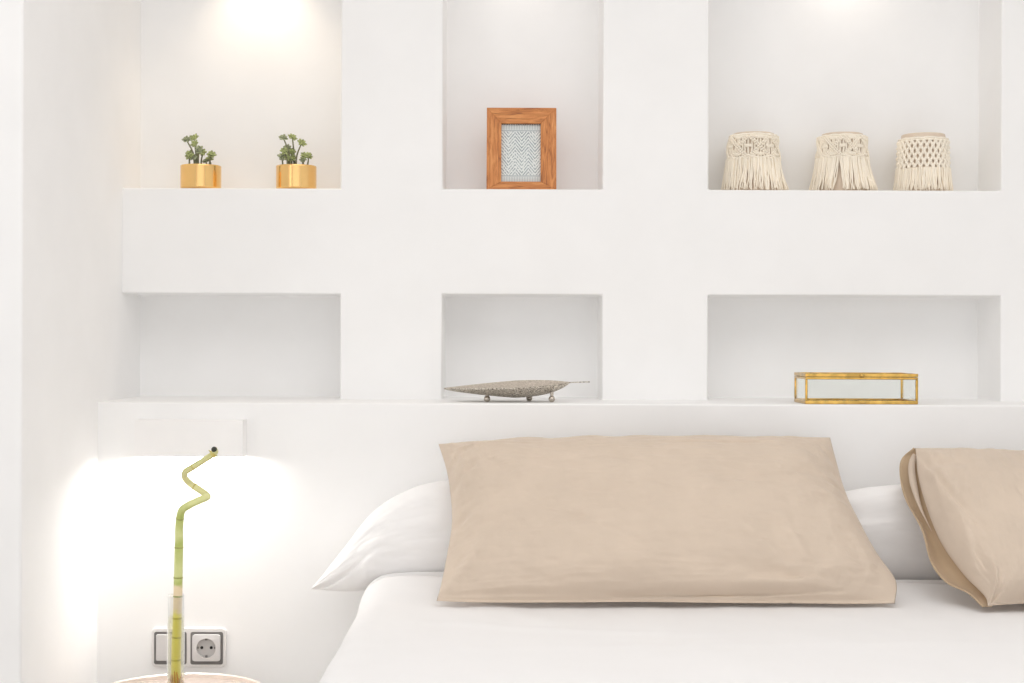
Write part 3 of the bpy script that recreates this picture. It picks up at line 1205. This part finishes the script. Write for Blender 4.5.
# front beige pillow
def beige_wr(u, v, s):
    w_ = 0.0095 * fbm(u * 5, v * 3.2, 7.0) + 0.0042 * fbm(u * 14, v * 9, 4.0)
    w_ += 0.0016 * fbm(u * 9, v * 40, 9.0) + 0.0022 * abs(fbm(u * 7 + 3, v * 7, 5.0))
    w_ += crease(u, v, ((0.30, 0.45), (0.44, 0.30)), 0.012, -0.003) + crease(u, v, ((0.55, 0.80), (0.75, 0.86)), 0.012, -0.003)
    w_ += crease(u, v, ((0.10, 0.90), (0.36, 0.84)), 0.010, 0.004) + crease(u, v, ((0.62, 0.40), (0.70, 0.12)), 0.016, 0.004)
    w_ += crease(u, v, ((0.38, 0.040), (0.84, 0.062)), 0.010, -0.020)
    w_ += crease(u, v, ((0.62, 0.085), (0.86, 0.11)), 0.022, 0.005)
    w_ += crease(u, v, ((0.66, 0.055), (0.84, 0.075)), 0.02, 0.006)
    w_ += crease(u, v, ((0.02, 0.06), (0.42, 0.045)), 0.018, -0.007)
    w_ += crease(u, v, ((0.03, 0.10), (0.22, 0.42)), 0.03, 0.007)
    w_ += crease(u, v, ((0.0, 0.62), (0.20, 0.74)), 0.02, -0.004)
    w_ += crease(u, v, ((0.0, 0.45), (0.16, 0.50)), 0.02, -0.004)
    w_ += crease(u, v, ((0.0, 0.80), (0.14, 0.90)), 0.02, 0.004)
    w_ += crease(u, v, ((0.72, 0.10), (0.70, 0.60)), 0.018, 0.004)
    w_ += crease(u, v, ((0.76, 0.12), (0.86, 0.05)), 0.03, -0.006)
    w_ += crease(u, v, ((0.60, 0.18), (0.78, 0.06)), 0.03, -0.005)
    w_ += crease(u, v, ((0.98, 0.60), (0.80, 0.66)), 0.02, -0.004)
    w_ += crease(u, v, ((0.98, 0.45), (0.82, 0.55)), 0.025, 0.005)
    w_ += crease(u, v, ((0.99, 0.78), (0.88, 0.92)), 0.02, -0.005)
    w_ += 0.0016 * math.sin(u * 60 + 3 * fbm(u * 5, v * 5)) * max(0, v - 0.82) / 0.18
    return w_


bot = [P(436.5, 601, 2.655), P(480, 602.5, 2.65), P(560, 602.6, 2.648), P(640, 602, 2.648), P(720, 603, 2.646), P(800, 603.5, 2.646), P(850, 604, 2.648), P(895, 603.5, 2.65)]
top = [P(438.5, 444, 2.915), P(455, 443, 2.905), P(480, 442, 2.90), P(560, 439.5, 2.895), P(640, 438.5, 2.893), P(740, 437.5, 2.893), P(800, 437, 2.90), P(830, 437.5, 2.915)]
lef = [bot[0], P(441, 585, 2.685), P(447, 555, 2.735), P(452, 522, 2.785), P(450, 490, 2.84), P(446, 468, 2.88), top[0]]
rig = [bot[-1], P(895.5, 580, 2.685), P(876, 552, 2.735), P(856, 516, 2.80), P(844, 488, 2.85), P(836, 460, 2.89), top[-1]]
b = pillow_mesh(bot, top, lef, rig, (0, -0.74, 0.67), 0.095, 0.040, beige_wr, NU=220, NV=150, p=2.2, q=0.72, flange=0.028)
base = Vector((0.27, 2.66, 0.635))
tag(shift(b, base).build('pillow', M['beige'], sharp=180, loc=base), 'large beige pillow seen whole, leaning on the white pillow at the bed centre', 'pillow', 'beige pillows on the bed')


# right beige pillow with its open end towards the left
def beige2_wr(u, v, s):
    w_ = 0.0070 * fbm(u * 6 + 9, v * 3.2, 2.0) + 0.0030 * fbm(u * 15, v * 9, 6.0)
    w_ += crease(u, v, ((0.01, 0.97), (0.25, 0.40)), 0.02, -0.005)
    w_ += crease(u, v, ((0.01, 0.90), (0.14, 0.70)), 0.03, 0.006)
    w_ += crease(u, v, ((0.01, 0.02), (0.20, 0.30)), 0.03, 0.010)
    w_ += crease(u, v, ((0.02, 0.03), (0.22, 0.10)), 0.025, -0.008)
    w_ += crease(u, v, ((0.03, 0.85), (0.3, 0.80)), 0.03, -0.005)
    w_ += crease(u, v, ((0.05, 0.30), (0.15, 0.50)), 0.03, 0.005)
    return w_


p2 = thing('pillow', 'beige pillow at the right edge, its open pillowcase end facing left', 'pillow', (1.2, 2.62, 0.635), group='beige pillows on the bed')
A = [P(988, 606, 2.60), P(984, 595, 2.62), P(962, 572, 2.675), P(940, 540, 2.73), P(926, 505, 2.785), P(918, 475, 2.84), P(915.5, 448, 2.88)]
bot = [A[0], P(1000, 605, 2.602), P(1030, 603.5, 2.615), P(1100, 604, 2.62), P(1250, 605, 2.62), P(1420, 605, 2.62)]
top = [A[-1], P(940, 448.5, 2.88), P(980, 450.5, 2.88), P(1024, 452.5, 2.88), P(1150, 452, 2.88), P(1340, 448, 2.89)]
rig = [bot[-1], P(1405, 560, 2.70), P(1375, 510, 2.78), top[-1]]
b = pillow_mesh(bot, top, A, rig, (0, -0.74, 0.67), 0.095, 0.040, beige2_wr, NU=160, NV=120, p=2.2, q=0.72, flange=0.02)
base = p2.location.copy()
shift(b, base).build('cushion', M['beige'], p2, sharp=180)
NB = 40
Bc = spline([P(983, 607, 2.605), P(968, 593, 2.64), P(946, 582, 2.675), P(931, 562, 2.72), P(922, 530, 2.77), P(906, 500, 2.83), P(900.5, 478, 2.865), P(901.5, 460, 2.895), P(914, 448, 2.888)], NB)
Ac = [p + Vector((0.012, 0.016, -0.004)) for p in spline(A, NB)]
vs, fs = [], []
NA = 10
for i in range(NB):
    for j in range(NA + 1):
        s = j / NA
        p = Ac[i] * (1 - s) + Bc[i] * s
        p = p + Vector((0, 0.020, -0.006)) * math.sin(s * PI) * math.sin(PI * i / (NB - 1))
        p += Vector((0, 0.002 * math.sin(i * 0.9) * s, 0))
        vs.append(p - base)
for i in range(NB - 1):
    for j in range(NA):
        a = i * (NA + 1) + j
        fs.append((a, a + 1, a + NA + 2, a + NA + 1))
b = MB()
b.add(vs, fs)
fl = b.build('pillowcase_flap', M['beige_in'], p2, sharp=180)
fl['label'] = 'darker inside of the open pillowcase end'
s_ = fl.modifiers.new('thickness', 'SOLIDIFY')
s_.thickness = 0.0016
b = MB()
b.tube([p - base for p in Bc], 0.0011, 8)
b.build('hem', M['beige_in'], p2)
b = MB()
vs, fs = [], []
for i in range(20, NB - 2):
    tp = min(1.0, (i - 20) / 9.0)
    for s in (0.46 - 0.16 * tp, 0.46 + 0.16 * tp + 0.004):
        vs.append(Ac[i] * (1 - s) + Bc[i] * s + Vector((0, 0.008 * math.sin(PI * i / (NB - 1)) - 0.004, 0.002)) - base)
for i in range(len(vs) // 2 - 1):
    fs.append((2 * i, 2 * i + 1, 2 * i + 3, 2 * i + 2))
b.add(vs, fs)
ih = b.build('inner_hem', M['beige'], p2, sharp=180)
s_ = ih.modifiers.new('thickness', 'SOLIDIFY')
s_.thickness = 0.0014

# ------------------------------------------------------------------ light
def area(name, loc, rot, sx, sy, power, col):
    l = bpy.data.lights.new(name, 'AREA')
    l.shape = 'RECTANGLE'
    l.size, l.size_y = sx, sy
    l.energy = power
    l.color = col
    o = bpy.data.objects.new(name, l)
    o.location = loc
    o.rotation_euler = rot
    COL.objects.link(o)
    return o


# daylight through the tall window in the left wall and the one behind the camera
area('window_daylight', (-2.15, -0.3, 1.35), (0, -PI / 2, 0), 2.0, 2.6, 34.0, (0.97, 0.985, 1.0))
area('rear_window_daylight', (0.3, -2.55, 1.25), (PI / 2, 0, 0), 4.2, 2.2, 62.0, (0.975, 0.985, 1.0))
# ceiling lamp over the bed
area('ceiling_lamp', (0.4, 1.3, CEIL - 0.03), (0, 0, 0), 2.6, 1.6, 41.0, (1.0, 0.985, 0.968))
# warm recessed spots in the tops of the tall niches
for px, en, size in ((258, 5.6, 105), (521, 0.55, 130), (850, 1.1, 140)):
    sp = bpy.data.lights.new('niche_spot', 'SPOT')
    sp.energy = en
    sp.color = (1.0, 0.82, 0.60) if px < 300 else (1.0, 0.90, 0.78)
    sp.spot_size = math.radians(size)
    sp.spot_blend = 0.9
    sp.shadow_soft_size = 0.02
    so_ = bpy.data.objects.new('niche_spot', sp)
    so_.location = (P(px, 0, 3.27).x, 3.262, UP_TOP - 0.02)
    so_.rotation_euler = (math.radians(3), 0, 0)
    COL.objects.link(so_)
# light of the sconce bulb, out of its open underside
sl = area('sconce_lamp', (sc.location.x, YH - 0.022, Z0 + 0.003), (0, 0, 0), 0.19, 0.032, 3.0, (1.0, 0.975, 0.94))

wd = bpy.data.worlds.new('world')
scene.world = wd
wd.use_nodes = True
bg = wd.node_tree.nodes['Background']
bg.inputs['Color'].default_value = (0.95, 0.97, 1.0, 1)
bg.inputs['Strength'].default_value = 0.6

scene.view_settings.view_transform = 'Standard'
scene.view_settings.look = 'None'
scene.view_settings.gamma = 1.0
scene.view_settings.use_curve_mapping = False
scene.view_settings.exposure = -1.02
scene.cycles.diffuse_bounces = 12
scene.cycles.max_bounces = 16
scene.cycles.transmission_bounces = 12
